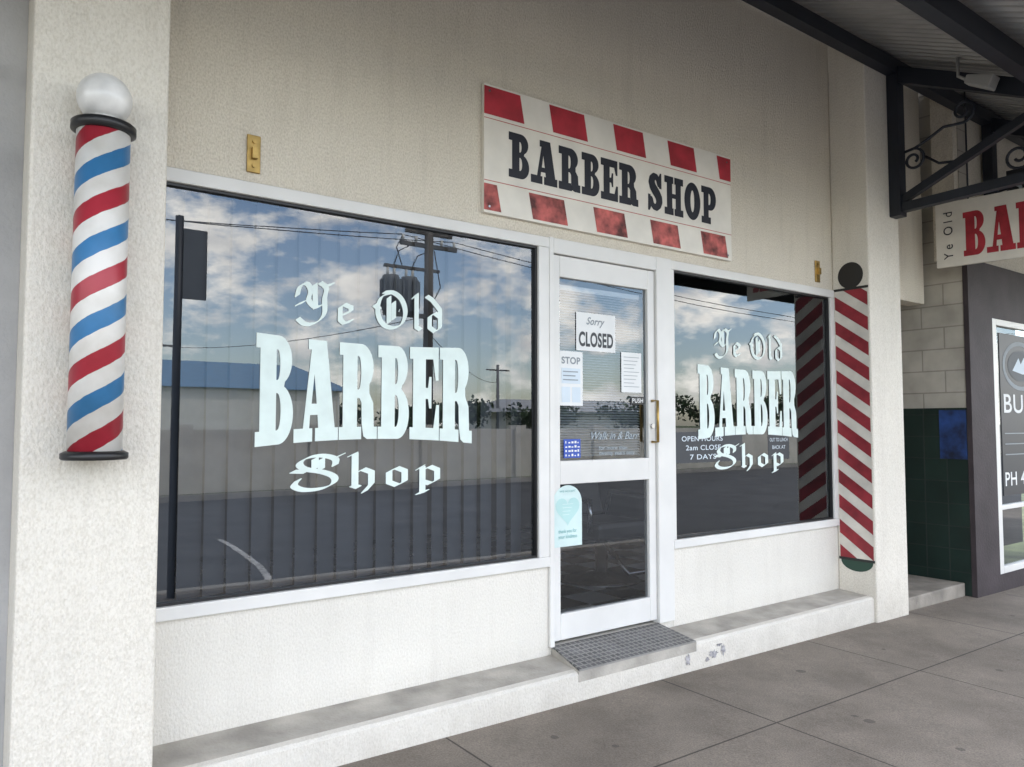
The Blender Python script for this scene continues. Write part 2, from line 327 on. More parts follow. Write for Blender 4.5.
# blackletter: broad-nib strokes; capitals curved, small letters angular with diamond feet
BL={
'Y':(.82,[[(.02,.60),(.08,.84),(.22,.92),(.31,.76),(.27,.52),(.42,.36),(.58,.44)],[(.52,.98),(.66,.86),(.62,.60),(.62,.22),(.44,-.02),(.20,-.08),(.04,.04)],[(.40,.92),(.42,.34)],[(.02,.38),(.16,.46)],[(.62,.90),(.80,.98)]]),
'e':(.50,[[(.20,.50),(.11,.42),(.11,.10),(.20,.02),(.38,.10)],[(.20,.50),(.36,.44),(.36,.34),(.14,.22)]]),
'O':(.86,[[(.44,.94),(.16,.80),(.06,.45),(.16,.12),(.40,.0),(.66,.12),(.76,.45),(.66,.78),(.44,.94),(.22,.92)],[(.34,.80),(.34,.14)],[(.46,.68),(.46,.24)],[(-.02,.56),(.10,.46)]]),
'l':(.32,[[(.06,.86),(.14,.96)],[(.14,.94),(.14,.08)],[(.14,.08),(.24,.02)]]),
'd':(.54,[[(.04,.94),(.18,.86)],[(.18,.86),(.40,.60),(.40,.10)],[(.40,.10),(.26,.0),(.12,.10),(.12,.40)],[(.12,.40),(.26,.50),(.38,.42)]]),
'S':(.82,[[(.68,.66),(.68,.84),(.48,.94),(.26,.90),(.12,.74),(.20,.58),(.48,.48),(.66,.34),(.66,.16),(.48,.02),(.20,.0),(.04,.12),(.10,.28)],[(.36,.86),(.36,.58)],[(.46,.84),(.46,.56)],[(.66,.86),(.80,.96)],[(.02,.52),(.22,.50)]]),
'h':(.56,[[(.06,.92),(.14,.98)],[(.14,.96),(.14,.06)],[(.10,.06),(.20,.0)],[(.14,.40),(.28,.52),(.42,.42)],[(.42,.42),(.42,.08)],[(.42,.08),(.30,-.14)]]),
'o':(.54,[[(.26,.52),(.12,.42),(.12,.10),(.26,.0)],[(.26,.0),(.40,.10),(.40,.42),(.26,.52)]]),
'p':(.56,[[(.06,.46),(.14,.54)],[(.14,.50),(.14,-.26)],[(.06,-.28),(.22,-.22)],[(.14,.42),(.28,.52),(.42,.42)],[(.42,.42),(.42,.10)],[(.42,.10),(.28,.0),(.14,.08)]]),
' ':(.34,[])}
def crom(P,n=4):
    if len(P)<3: return P
    Q=[P[0]]+list(P)+[P[-1]];out=[]
    for i in range(1,len(Q)-2):
        p0,p1,p2,p3=Q[i-1],Q[i],Q[i+1],Q[i+2]
        for k in range(n):
            t=k/n;o=[]
            for a in (0,1):
                o.append(.5*((2*p1[a])+(-p0[a]+p2[a])*t+(2*p0[a]-5*p1[a]+4*p2[a]-p3[a])*t*t+(-p0[a]+3*p1[a]-3*p2[a]+p3[a])*t**3))
            out.append(tuple(o))
    out.append(P[-1]);return out
def slab_shapes(txt,gap=.06,G=None):
    G=G or G_sign
    x=0;out=[]
    for c in txt:
        w,shapes=G[c]
        for s_ in shapes: out.append([[(px+x,py) for px,py in ct] for ct in s_])
        x+=w+gap
    return x-gap,out
def black_shapes(txt,nib=.068,ang=40,gap=.05):
    x=0;out=[];ca,sa=math.cos(math.radians(ang)),math.sin(math.radians(ang))
    nb=[(nib*ca*i-.010*sa*j,nib*sa*i+.010*ca*j) for i in(-1,1) for j in(-1,1)]
    for c in txt:
        w,strs=BL[c]
        for st in strs:
            if c.isupper(): st=crom(st)
            for a,b in zip(st,st[1:]):
                out.append([hull([(p[0]+n[0]+x,p[1]+n[1]) for p in(a,b) for n in nb])])
        x+=w+gap
    return x-gap,out
def put(mb,shapes,T,m,lift0=0.0,step=.00002):
    k=0
    for s_ in shapes:
        flat=[p for ct in s_ for p in ct]
        tris=tessellate_polygon([[Vector((p[0],p[1],0)) for p in ct] for ct in s_])
        for t in tris:
            mb.face([T(flat[i][0],flat[i][1],lift0+k*step) for i in t],m)
        k+=1
def plane(o,u,v,n,su=1,sv=1):
    o=Vector(o);u=Vector(u);v=Vector(v);n=Vector(n)
    return lambda a,b,w:o+u*a*su+v*b*sv+n*w
FN=(0,-1,0)
def font_tris(txt,bold=0,shear=0):
    c=bpy.data.curves.new('t','FONT');c.body=txt;c.size=1;c.align_x='LEFT';c.offset=bold;c.shear=shear
    if bold: c.space_character=1.08
    o=bpy.data.objects.new('t',c);COL.objects.link(o);bpy.context.view_layer.update()
    me=bpy.data.meshes.new_from_object(o.evaluated_get(bpy.context.evaluated_depsgraph_get()))
    vs=[(v.co.x,v.co.y) for v in me.vertices];fs=[tuple(p.vertices) for p in me.polygons]
    bpy.data.objects.remove(o);bpy.data.meshes.remove(me)
    return vs,fs
def text(mb,txt,o,u,v,n,width,height,m,lift=.0012,bold=.018,shear=0):
    vs,fs=font_tris(txt,bold,shear)
    if not vs: return
    x0=min(a for a,b in vs);x1=max(a for a,b in vs);y0=min(b for a,b in vs);y1=max(b for a,b in vs)
    T=plane(o,u,v,n)
    sx=width/(x1-x0);sy=height/(y1-y0)
    for f in fs: mb.face([T((vs[i][0]-x0)*sx,(vs[i][1]-y0)*sy,lift) for i in f],m)
XR=(1,0,0);ZU=(0,0,1)
def rect(mb,x0,x1,z0,z1,y,m,th=.001):
    mb.box(x0,x1,y-th,y,z0,z1,m)
# ------------------------------------------------------------ ground
def gz(x,y): return .066-.012*(x-1.4)+.012*(y+.31)
g=MB();R0=700
g.face([(-R0,-R0,-.36),(R0,-R0,-.36),(R0,R0,-.36),(-R0,R0,-.36)],M_grass);g.make('ground',kind='structure')
p=MB()
xa,xb=-16,18;ya,yb=-3.9,-.22
def q4(x0,x1,y0,y1,dz=0): return [(x0,y0,gz(x0,y0)+dz),(x1,y0,gz(x1,y0)+dz),(x1,y1,gz(x1,y1)+dz),(x0,y1,gz(x0,y1)+dz)]
p.face(q4(xa,xb,ya,yb),M_pave);p.make('pavement',kind='structure')
k=MB();lo=q4(xa,xb,-4.05,-3.9);
k.hexa([(xa,-4.05,-.3),(xb,-4.05,-.3),(xb,-3.9,-.3),(xa,-3.9,-.3)]+[(a,b,c+.001) for a,b,c in lo],M_kerb);k.make('kerb',kind='structure',bevel=.01)
r=MB();r.face([(-60,-14.2,-.145),(90,-14.2,-.145),(90,-4.05,-.145),(-60,-4.05,-.145)],M_asph);r.make('road',kind='structure')
rl=MB()
Pm=[(3.25,-8.0),(3.2,-7.2),(3.12,-6.4),(3.02,-5.6),(2.88,-4.9),(2.70,-4.4)]
for a,b_ in zip(Pm,Pm[1:]): rl.face([(a[0]-.04,a[1],-.140),(a[0]+.04,a[1],-.140),(b_[0]+.04,b_[1],-.140),(b_[0]-.04,b_[1],-.140)],M_line)
rl.make('road_marking',kind='structure')
k=MB();k.box(-60,90,-14.35,-14.2,-.35,-.02,M_kerb);k.make('far_kerb',kind='structure')
k=MB();k.box(-60,90,-15.04,-14.36,-.35,-.06,M_grass);k.make('far_verge',kind='structure')
# ------------------------------------------------------------ barber shop building
B=thing('barber_shop_building',(3.2,0,0),'single-storey cream rendered barber shop with large reflective windows','shop building')
HW=5.3
w=MB()
W0,W1=.21,6.2;t=.16
zb,zt=.71,2.59
w.box(W0,W1,0,t,zt,HW,M_wall)
w.make('wall',B)
w=MB();w.box(W0,2.765,.0,t,-.1,zb,M_low)
w.box(3.80,W1-.001,.001,t,-.1,zb-.001,M_low)
w.box(2.765,3.80,.004,t,-.1,.26,M_low);w.make('lower_wall',B)
for (a,b_) in ((.21,.655),(5.72,6.2)):
    q=MB();q.box(a,b_,-.31,-.0005,-.1,HW,M_pil);q.make('pilaster',B,bevel=.012)
s=MB()
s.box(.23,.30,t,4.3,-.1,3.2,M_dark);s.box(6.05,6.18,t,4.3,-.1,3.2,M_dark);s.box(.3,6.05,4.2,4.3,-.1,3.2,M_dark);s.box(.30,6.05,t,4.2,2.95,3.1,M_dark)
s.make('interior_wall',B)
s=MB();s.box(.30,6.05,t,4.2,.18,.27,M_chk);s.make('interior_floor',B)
s=MB();s.box(W0,W1,t,6,HW-.2,HW-.1,M_galv);s.box(W0,W0+.02,t,6,-.1,HW-.2,M_wall);s.box(W1-.02,W1-.001,t,6,-.1,HW-.2,M_wall);s.make('roof',B)
L_=MB()
def ledge(x0,x1):
    yo,yi=-.285,-.0
    pr=[(yo,-.1),(yo,.188),(yo+.015,.201),(yo+.05,.205),(yi,.218),(yi,-.1)]
    n=len(pr)
    for i in range(n-2):
        (y0,z0),(y1,z1)=pr[i],pr[i+1]
        m=M_low if i<3 else M_ledge
        L_.face([(x0,y0,z0),(x1,y0,z0),(x1,y1,z1),(x0,y1,z1)],m)
    for x in (x0,x1): L_.face([(x,y,z) for y,z in pr],M_low)
ledge(.656,5.719)
L_.hexa([(2.74,-.287,.15),(3.68,-.287,.15),(3.66,0,.15),(2.79,0,.15),(2.74,-.287,.205),(3.68,-.287,.205),(3.66,0,.256),(2.79,0,.256)],M_ledge)
rp=random.Random(5)
def blob(cx,cz,rx,rz,y):
    P=[]
    for i in range(22):
        a=2*pi*i/22;q=rp.uniform(.45,1.2);P.append((cx+rx*q*math.cos(a),y,cz+rz*q*math.sin(a)))
    L_.face(P,M_peel)
for (cx,cz,rx,rz) in ((3.60,.11,.022,.035),(3.84,.11,.045,.024),(3.93,.12,.028,.036),(3.78,.085,.022,.014),(3.89,.155,.03,.01)):
    blob(cx,cz,rx,rz,-.2885)
L_.make('step',B)
# painted barber pole on pilaster side (flat paint)
pp=MB();xs=5.7185
y0,y1=-.022,-.292
zl,zh=.47,2.57
pp.face([(xs,y0,zl),(xs,y1,zl),(xs,y1,zh),(xs,y0,zh)],M_creamp)
z=zl-.2;per=.196;hh=.105;dr=.19
def clip(P,zz,keep):
    out=[]
    for i in range(len(P)):
        a=P[i];b_=P[(i+1)%len(P)];ia=keep(a[1]);ib=keep(b_[1])
        if ia: out.append(a)
        if ia!=ib:
            tt=(zz-a[1])/(b_[1]-a[1]);out.append((a[0]+(b_[0]-a[0])*tt,zz))
    return out
while z<zh+.3:
    P=[(y0,z),(y1,z-dr),(y1,z-dr+hh),(y0,z+hh)]
    P=clip(P,zl,lambda v:v>=zl)
    if P: P=clip(P,zh,lambda v:v<=zh)
    if len(P)>2: pp.face([(xs-.0012,a,b_) for a,b_ in P],M_dred)
    z+=per
pp.box(xs-.002,xs,-.30,-.012,2.57,2.59,M_black)
pp.box(xs-.002,xs,-.30,-.012,.455,.475,M_black)
T=plane((xs,-.157,2.685),(0,-1,0),ZU,(-1,0,0))
put(pp,[[arc(0,0,.105,.105,0,350,34)]],T,M_black,.001)
put(pp,[[arc(0,0,.13,.08,0,-180,20)]],plane((xs,-.157,.455),(0,-1,0),ZU,(-1,0,0)),M_green2,.001)
pp.make('painted_pole',B)
# windows
def window(x0,x1,gx0,gx1,label):
    e=bpy.data.objects.new('window',None);COL.objects.link(e);e.parent=B;e.location=Vector(((x0+x1)/2,0,.71))-B.location
    e['base']=((x0+x1)/2,0,.71)
    f=MB()
    f.box(x0,x1,-.018,.05,2.525,2.585,M_alu)
    f.box(x0,x1,-.022,.05,.712,.768,M_alu)
    f.box(x0,gx0,-.016,.05,.768,2.525,M_alu);f.box(gx1,x1,-.016,.05,.768,2.525,M_alu)
    f.make('frame',e,bevel=.004)
    f=MB()
    g_=.012
    f.box(gx0,gx1,.0,.03,2.525-g_,2.525,M_black);f.box(gx0,gx1,.0,.03,.768,.768+g_,M_black)
    f.box(gx0,gx0+g_,.0,.03,.768+g_,2.525-g_,M_black);f.box(gx1-g_,gx1,.0,.03,.768+g_,2.525-g_,M_black)
    f.make('gasket',e)
    f=MB();f.face([(gx0,.02,.768),(gx1,.02,.768),(gx1,.02,2.525),(gx0,.02,2.525)],M_glass);f.make('pane',e)
    return e
WL=window(.656,2.768,.70,2.692,'')
WR=window(3.795,5.719,3.825,5.665,'')
def lettering(e,x0):
    yy=.0165
    l=MB();wd,sh=black_shapes('Ye Old')
    sx=.80/wd;T=plane((x0+.18,yy,1.99),XR,ZU,FN,sx,.19)
    put(l,sh,T,M_vinyl);l.make('window_lettering',e)
    l=MB();wd,sh=slab_shapes('BARBER',.02,G_win);sx=1.15/wd
    def T2(a,b,wv):
        X=a*sx;c=(X/1.15-.5)*2
        h=.46+.05*c*c;zb_=1.44-.03*c*c
        return Vector((x0+X,yy-wv,zb_+b*h))
    def dens(ct):
        o=[]
        for i in range(len(ct)):
            a=ct[i];b_=ct[(i+1)%len(ct)];n=max(1,int(math.hypot(a[0]-b_[0],a[1]-b_[1])/.12))
            for k_ in range(n): o.append((a[0]+(b_[0]-a[0])*k_/n,a[1]+(b_[1]-a[1])*k_/n))
        return o
    put(l,[[dens(c) for c in s_] for s_ in sh],T2,M_vinyl);l.make('window_lettering',e)
    l=MB();wd,sh=black_shapes('Shop');sx=.81/wd;T=plane((x0+.17,yy,1.21),XR,ZU,FN,sx,.165)
    put(l,sh,T,M_vinyl)
    l.make('window_lettering',e)
lettering(WL,1.11);lettering(WR,4.085)
f=MB()
f.box(2.768,2.80,-.02,.06,.262,2.59,M_alu);f.box(3.655,3.795,-.02,.06,.262,2.59,M_alu)
f.box(2.80,3.655,-.019,.06,2.50,2.588,M_alu)
f.make('door_frame',B,bevel=.004)
D_=bpy.data.objects.new('door',None);COL.objects.link(D_);D_.parent=B;D_.location=Vector((3.2,0,.28))-B.location;D_['base']=(3.2,0,.28)
f=MB();ya_,yb_=.0,.045
f.box(2.804,2.86,ya_,yb_,.285,2.495,M_alu);f.box(3.59,3.651,ya_,yb_,.285,2.495,M_alu)
f.box(2.86,3.59,ya_,yb_,2.37,2.495,M_alu);f.box(2.86,3.59,ya_,yb_,1.165,1.30,M_alu);f.box(2.86,3.59,ya_,yb_,.285,.43,M_alu)
f.make('frame',D_,bevel=.004)
f=MB()
for z0,z1 in ((1.30,2.37),(.43,1.165)):
    f.face([(2.86,.022,z0),(3.59,.022,z0),(3.59,.022,z1),(2.86,.022,z1)],M_glass)
f.make('pane',D_)
f=MB();f.tube([(3.62,-.0,1.66),(3.62,-.05,1.66),(3.62,-.05,1.40),(3.62,0,1.40)],.009,M_brass);f.tube([(3.62,.0,1.50),(3.62,-.012,1.50)],.016,M_steel)
f.make('handle',D_)
f=MB();
text(f,'Walk in & Barr',(3.12,.02,1.42),XR,ZU,FN,.40,.045,M_faint,shear=.4,bold=0)
text(f,'for more than\ntwenty years only',(3.18,.02,1.32),XR,ZU,FN,.30,.06,M_faint,bold=0)
f.make('door_lettering',D_)
hb=thing('venetian_blind',(3.22,.08,1.32),'pale venetian blind behind the upper door glass','blind')
f=MB()
zz=1.32
while zz<2.30:
    f.hexa([(2.87,.070,zz),(3.58,.070,zz),(3.58,.092,zz+.010),(2.87,.092,zz+.010),(2.87,.070,zz+.002),(3.58,.070,zz+.002),(3.58,.092,zz+.012),(2.87,.092,zz+.012)],M_slat);zz+=.016
f.make('slat',hb)
f=MB();f.box(2.87,3.58,.065,.097,2.31,2.34,M_alu);f.make('headrail',hb)
f=MB();f.hexa([(2.745,-.2885,.2055),(3.675,-.2885,.2055),(3.655,0,.2565),(2.795,0,.2565),(2.745,-.2885,.214),(3.675,-.2885,.214),(3.655,0,.265),(2.795,0,.265)],M_mat)
o=f.make('door_mat');o['label']='grey rubber grid mat on the sloping doorstep';o['category']='door mat'
bl=thing('vertical_blind',(1.7,.14,.75),'dark grey vertical blind behind the large window','blind')
s=MB();n=19
for i in range(n):
    x=.72+i*(1.98/n)+.05;a=math.radians(20+random.uniform(-7,7));hw=.055
    dx,dy=math.cos(a)*hw,math.sin(a)*hw
    s.face([(x-dx,.14-dy,.76),(x+dx,.14+dy,.76),(x+dx,.14+dy,2.54),(x-dx,.14-dy,2.54)],M_blind)
s.make('slat',bl)
s=MB();s.box(.70,2.72,.115,.165,2.54,2.585,M_alu);s.make('headrail',bl)
# ------------------------------------------------------------ sign board above door
S=thing('shop_sign',(3.35,-.005,2.65),'white board with red blocks and black western lettering above door','sign')
S_=MB()
def sgn(a,b_,wv):
    X=2.305+a; zb_=2.655+.0*a; zt_=3.365+.012*a
    return Vector((X,-.028-wv,zb_+(zt_-zb_)*b_))
W_=2.105
S_.hexa([tuple(sgn(0,0,0)),tuple(sgn(W_,0,0)),(2.305+W_,-.003,2.655),(2.305,-.003,2.655),tuple(sgn(0,1,0)),tuple(sgn(W_,1,0)),(2.305+W_,-.003,3.39),(2.305,-.003,3.365)],M_signw)
S_.make('board',S)
P_=MB()
top=[(2.305,2.55),(2.76,3.03),(3.27,3.53),(3.76,4.02),(4.26,4.41)]
bot=[(2.305,2.39),(2.61,2.87),(3.10,3.36),(3.59,3.85),(4.08,4.34)]
sk=.03
def quad(a,b_,v0,v1,m,l=.0012,s0=sk):
    lo_=max(0,a-2.305);hi=min(W_,b_-2.305)
    P_.face([sgn(min(W_,max(0,lo_+ (s0 if lo_>0 else 0))),v0,l),sgn(min(W_,hi+(s0 if hi<W_ else 0)),v0,l),sgn(hi,v1,l),sgn(lo_,v1,l)],m)
for a,b_ in top: quad(a,b_,.765,.985,M_red)
for a,b_ in bot: quad(a,b_,.02,.225,M_redf)
for v in (.735,.25):
    P_.face([sgn(0,v-.003,.0015),sgn(W_,v-.003,.0015),sgn(W_,v+.003,.0015),sgn(0,v+.003,.0015)],M_redline)
wd,sh=slab_shapes('BARBER SHOP',.07,G_sign)
sx=1.775/wd
put(P_,sh,lambda a,b_,wv:Vector((2.47+a*sx,-.0295-wv,2.88+b_*.255)),M_signblk)
P_.make('sign_lettering',S)
for (a,c_) in ((2.34,2.69),(4.37,2.69),(2.34,3.33),(4.37,3.35)):
    f=MB();f.tube([(a,-.028,c_),(a,-.031,c_)],.007,M_steel,10);f.make('screw',S)
# ------------------------------------------------------------ brass plates
for i,(x0,x1) in enumerate(((1.045,1.105),(5.475,5.535))):
    e=thing('brass_plate' if i==0 else 'brass_plate.001',(x0,-.01,2.63),'small brass hinge plate fixed to the rendered wall','wall fitting','brass plates on the facade')
    f=MB();f.box(x0,x1,-.012,-.001,2.63,2.80,M_brass);f.make('backplate',e,bevel=.003)
    f=MB()
    for z in (2.66,2.77): f.tube([((x0+x1)/2,-.012,z),((x0+x1)/2,-.02,z)],.009,M_brass)
    f.box(x0+.018,x1-.018,-.034,-.012,2.69,2.74,M_brass);f.make('catch',e)
# ------------------------------------------------------------ barber pole
bx,by=.42,-.425
P=thing('barber_pole',(bx,by,1.39),'red white and blue striped barber pole with white ball','barber pole')
f=MB();f.lathe([(.0,.02),(.085,.02),(.085,1.13),(0,1.13)],(bx,by,1.40),M_stripe,48);f.make('striped_cylinder',P,origin=(bx,by,1.40))
f=MB();f.lathe([(0,0),(.10,0),(.105,.006),(.105,.022),(.09,.03),(0,.03)],(bx,by,1.39),M_black,48);f.make('lower_collar',P)
f=MB();f.lathe([(0,0),(.09,0),(.103,.006),(.103,.03),(.096,.036),(.06,.04),(0,.04)],(bx,by,2.525),M_black,48);f.make('upper_collar',P)
f=MB();f.lathe([(.055,-.09),(.05,-.07)]+[(.088*math.cos(math.radians(a)),.088*math.sin(math.radians(a))) for a in range(-50,91,7)]+[(0,.088)],(bx,by,2.65),M_white,48);f.make('ball',P)
f=MB();f.box(bx-.02,bx+.02,by+.05,-.311,1.395,1.43,M_black);f.box(bx-.02,bx+.02,by+.05,-.311,2.53,2.56,M_black);f.make('mounting_bracket',P)
# ------------------------------------------------------------ papers & stickers
def paper(name,x0,x1,z0,z1,m,label,y=.018,cat='notice',rot=0):
    e=thing(name,((x0+x1)/2,y,z0),label,cat)
    f=MB();rect(f,x0,x1,z0,z1,y,m);f.make('sheet',e)
    return e
e=paper('closed_sign',3.0,3.32,1.95,2.18,M_paper,'white sorry we are closed card on the door glass',cat='sign')
f=MB();text(f,'Sorry',(3.08,.017,2.095),XR,ZU,FN,.15,.06,M_inkg,shear=.4);text(f,'CLOSED',(3.02,.017,1.975),XR,ZU,FN,.28,.09,M_ink,bold=.035);f.make('printed_text',e)
e=paper('paper_notice',2.865,3.05,1.62,1.94,M_paper,'white stop notice in panels taped to the door glass')
f=MB();text(f,'STOP',(2.885,.017,1.865),XR,ZU,FN,.145,.042,M_inkg,bold=.03)
f.box(2.885,3.03,.0155,.0165,1.75,1.84,M_paperb);f.box(2.885,2.95,.0155,.0165,1.64,1.73,M_paperb);f.box(2.965,3.03,.0155,.0165,1.64,1.73,M_paperb)
for i in range(3): f.box(2.895,3.01-.02*(i%2),.0135,.0145,1.82-.024*i-.003,1.82-.024*i+.003,M_inkg)
f.make('printed_text',e)
e=paper('paper_notice.001',3.37,3.545,1.71,1.96,M_paper,'white typed notice taped to the door glass')
f=MB()
for i in range(9): f.box(3.39,3.525-.015*(i%4),.0155,.0165,1.93-.023*i-.0015,1.93-.023*i+.0015,M_inkg)
f.make('printed_text',e)
e=paper('push_sticker',3.45,3.57,1.635,1.685,M_black,'small black push sticker on the door glass',cat='sticker')
f=MB();text(f,'PUSH',(3.462,.017,1.646),XR,ZU,FN,.096,.028,M_paper);f.make('printed_text',e)
e=paper('blue_sticker',2.90,3.03,1.315,1.425,M_blue,'square blue and white sticker on the door glass',cat='sticker')
f=MB()
rq=random.Random(3)
for i in range(5):
    for j in range(4):
        a=rq.uniform(.006,.018);f.box(2.912+.0235*i,2.912+.0235*i+a,.0155,.0165,1.325+.025*j,1.325+.025*j+rq.uniform(.006,.015),M_paper)
f.make('printed_pattern',e)
e=thing('heart_poster',(2.91,-.002,.81),'pale mint poster with a teal heart on the lower glass','poster')
f=MB();put(f,[[[(-.11,0),(.11,0)]+arc(0,.25,.11,.10,0,180,18)]],plane((2.91,-.003,.81),XR,ZU,FN),M_mint);f.make('sheet',e)
hp=[(.090*math.sin(t_)**3*1.0,.0056*(13*math.cos(t_)-5*math.cos(2*t_)-2*math.cos(3*t_)-math.cos(4*t_))) for t_ in [2*pi*i/40 for i in range(40)]]
f=MB();put(f,[[hp]],plane((2.91,-.0045,1.02),XR,ZU,FN),M_teal);
text(f,'WE ACCEPT',(2.85,-.004,1.12),XR,ZU,FN,.12,.012,M_teald,bold=0)
for i in range(4): f.box(2.87,2.95-.01*i,-.0062,-.0052,1.05-.02*i,1.054-.02*i,M_mint)
text(f,'thank you for\nyour kindness',(2.84,-.004,.85),XR,ZU,FN,.14,.06,M_teald,bold=0);f.make('printed_text',e)
e=paper('opening_hours_sign',3.86,4.56,1.255,1.46,M_panel,'dark opening hours board on the smaller window',y=.0195,cat='sign')
f=MB();text(f,'OPEN HOURS',(3.92,.0185,1.398),XR,ZU,FN,.42,.034,M_paperb,lift=.0008,bold=.01);text(f,'2am CLOSE',(3.96,.0185,1.338),XR,ZU,FN,.36,.034,M_paperb,lift=.0008,bold=.01);text(f,'7 DAYS',(4.00,.0185,1.276),XR,ZU,FN,.27,.034,M_paperb,lift=.0008,bold=.01);f.make('printed_text',e)
e=paper('lunch_sign',4.86,5.12,1.255,1.46,M_panel,'small dark lunch notice on the smaller window',y=.0195,cat='sign')
f=MB();text(f,'OUT TO LUNCH',(4.88,.0185,1.385),XR,ZU,FN,.22,.026,M_paperb,lift=.0008,bold=0);text(f,'BACK AT',(4.91,.0185,1.33),XR,ZU,FN,.16,.026,M_paperb,lift=.0008,bold=0);f.make('printed_text',e)
# ------------------------------------------------------------ barber chair inside
C=thing('barber_chair',(4.25,1.15,.27),'dark barber chair with chrome base on checkered floor','chair')
cx,cy=4.25,1.15
f=MB();f.lathe([(0,0),(.30,0),(.30,.02),(.12,.05),(.05,.08),(.05,.35),(0,.35)],(cx,cy,.27),M_steel);f.make('base',C)
f=MB();f.box(cx-.27,cx+.27,cy-.26,cy+.26,.62,.76,M_skin);f.make('seat',C,bevel=.04)
f=MB();f.hexa([(cx-.25,cy+.22,.76),(cx+.25,cy+.22,.76),(cx+.25,cy+.32,.76),(cx-.25,cy+.32,.76),(cx-.23,cy+.36,1.35),(cx+.23,cy+.36,1.35),(cx+.23,cy+.45,1.35),(cx-.23,cy+.45,1.35)],M_skin);f.make('backrest',C,bevel=.03)
for sgn_ in (-1,1):
    f=MB();f.tube([(cx+sgn_*.30,cy-.2,.70),(cx+sgn_*.32,cy-.22,.93),(cx+sgn_*.32,cy+.22,.95),(cx+sgn_*.30,cy+.28,.72)],.025,M_steel);f.make('armrest',C)
f=MB();f.tube([(cx-.2,cy-.25,.62),(cx-.2,cy-.5,.42),(cx+.2,cy-.5,.42),(cx+.2,cy-.25,.62)],.02,M_steel);f.make('footrest',C)
# ------------------------------------------------------------ verandah
V=thing('verandah',(4,-.31,3.3),'dark framed corrugated verandah roof along the shopfronts','verandah')
VX0,VX1=-6,16;DE=2.35
def zs(d): return 4.50-.47*(d-.31)
f=MB()
x=VX0
prof=[(0,0),(.035,0),(.055,.036),(.085,.036),(.105,0)]
xsn=[]
while x<VX1:
    for a,b_ in prof: xsn.append((x+a,b_))
    x+=.105+.0
for (x,c0),(x2,c1) in zip(xsn,xsn[1:]):
    if x2-x<1e-6: continue
    f.face([(x,-DE,zs(DE)+c0),(x2,-DE,zs(DE)+c1),(x2,-.012,zs(.012)+c1),(x,-.012,zs(.012)+c0)],M_galv)
f.make('roof_sheet',V)
def purlin(d,w_,h_,m,nm,x0=VX0,x1=VX1,dz=0):
    f=MB();f.box(x0,x1,-d-w_/2,-d+w_/2,zs(d)-.03-h_+dz,zs(d)-.03+dz,m);f.make(nm,V)
f=MB();f.box(VX0,VX1,-.40,-.312,4.33,4.44,M_navy);f.make('wall_beam',V)
purlin(1.43,.09,.14,M_navy,'purlin')
f=MB();f.box(VX0,VX1,-DE-.06,-DE+.02,zs(DE)-.14,zs(DE)-.02,M_navy);f.make('gutter',V)
def bracket(x):
    f=MB()
    f.box(x-.05,x+.05,-.40,-.312,3.17,4.328,M_navy)
    f.beam((x,-.36,4.335),(x,-DE+.03,3.37+.02),.08,.12,M_navy)
    f.beam((x,-.40,3.235),(x,-DE+.03,3.28),.07,.07,M_navy)
    f.beam((x,-.38,3.29),(x,-1.45,3.76),.05,.06,M_navy)
    def spiral(cy_,cz_,r0,a0,turns,dirn):
        n=28;P=[]
        for i in range(n+1):
            t_=i/n;a=math.radians(a0)+dirn*turns*2*pi*t_;rr=r0*(1-.75*t_)
            P.append((x,cy_+rr*math.cos(a),cz_+rr*math.sin(a)))
        f.tube(P,.011,M_navy,6)
    spiral(-.49,3.60,.09,90,1.4,1)
    spiral(-.86,3.87,.09,270,1.4,-1)
    spiral(-1.22,3.42,.10,180,1.4,1)
    f.tube([(x,-.42,3.68),(x,-.50,3.69),(x,-.60,3.73),(x,-.72,3.79),(x,-.86,3.78)],.011,M_navy,6)
    f.tube([(x,-.58,3.60),(x,-.68,3.52),(x,-.80,3.50)],.011,M_navy,6)
    f.make('bracket',V)
for x in (6.10,7.85,-1.5,11.5): bracket(x)
f=MB();f.box(5.9,10.5,-DE-.10,-DE-.065,3.10,3.34,M_navy);f.make('added_dark_board',V)  # unseen board added to make a dark band in the smaller window's reflection
Fl=thing('floodlight',(5.95,-1.0,3.92),'small pale grey floodlight under the verandah roof','light')
f=MB();f.hexa([(5.89,-1.12,3.90),(6.01,-1.12,3.90),(5.99,-.95,4.0),(5.91,-.95,4.0),(5.89,-1.16,3.99),(6.01,-1.16,3.99),(5.99,-.97,4.06),(5.91,-.97,4.06)],M_lgrey);f.make('housing',Fl,bevel=.01)
f=MB();f.tube([(5.95,-.96,4.03),(5.95,-.90,4.08),(5.95,-.90,4.22)],.012,M_lgrey);f.make('arm',Fl)
Hs=thing('hanging_sign',(7.0,-1.0,2.87),'white hanging shop sign with red slab lettering under verandah','sign')
f=MB();f.hexa([(7.0,-1.72,2.85),(7.03,-1.72,2.85),(7.03,-.235,2.885),(7.0,-.235,2.885),(7.0,-1.72,3.41),(7.03,-1.72,3.41),(7.03,-.235,3.45),(7.0,-.235,3.45)],M_signw);f.make('board',Hs)
f=MB();un=(0,-1,-.018)
text(f,'Y e',(6.998,-.375,2.945),(0,0,1),(0,1,0),(-1,0,0),.13,.075,M_signblk,.002,bold=0);text(f,'O l d',(6.998,-.375,3.16),(0,0,1),(0,1,0),(-1,0,0),.20,.075,M_signblk,.002,bold=0)
f.make('sign_lettering',Hs);f=MB()
wd,sh=slab_shapes('BARBER',.05,G_win);sx=1.18/wd
put(f,sh,plane((6.998,-.46,2.95),un,ZU,(-1,0,0),sx,.38),M_red)
f.make('sign_lettering',Hs)
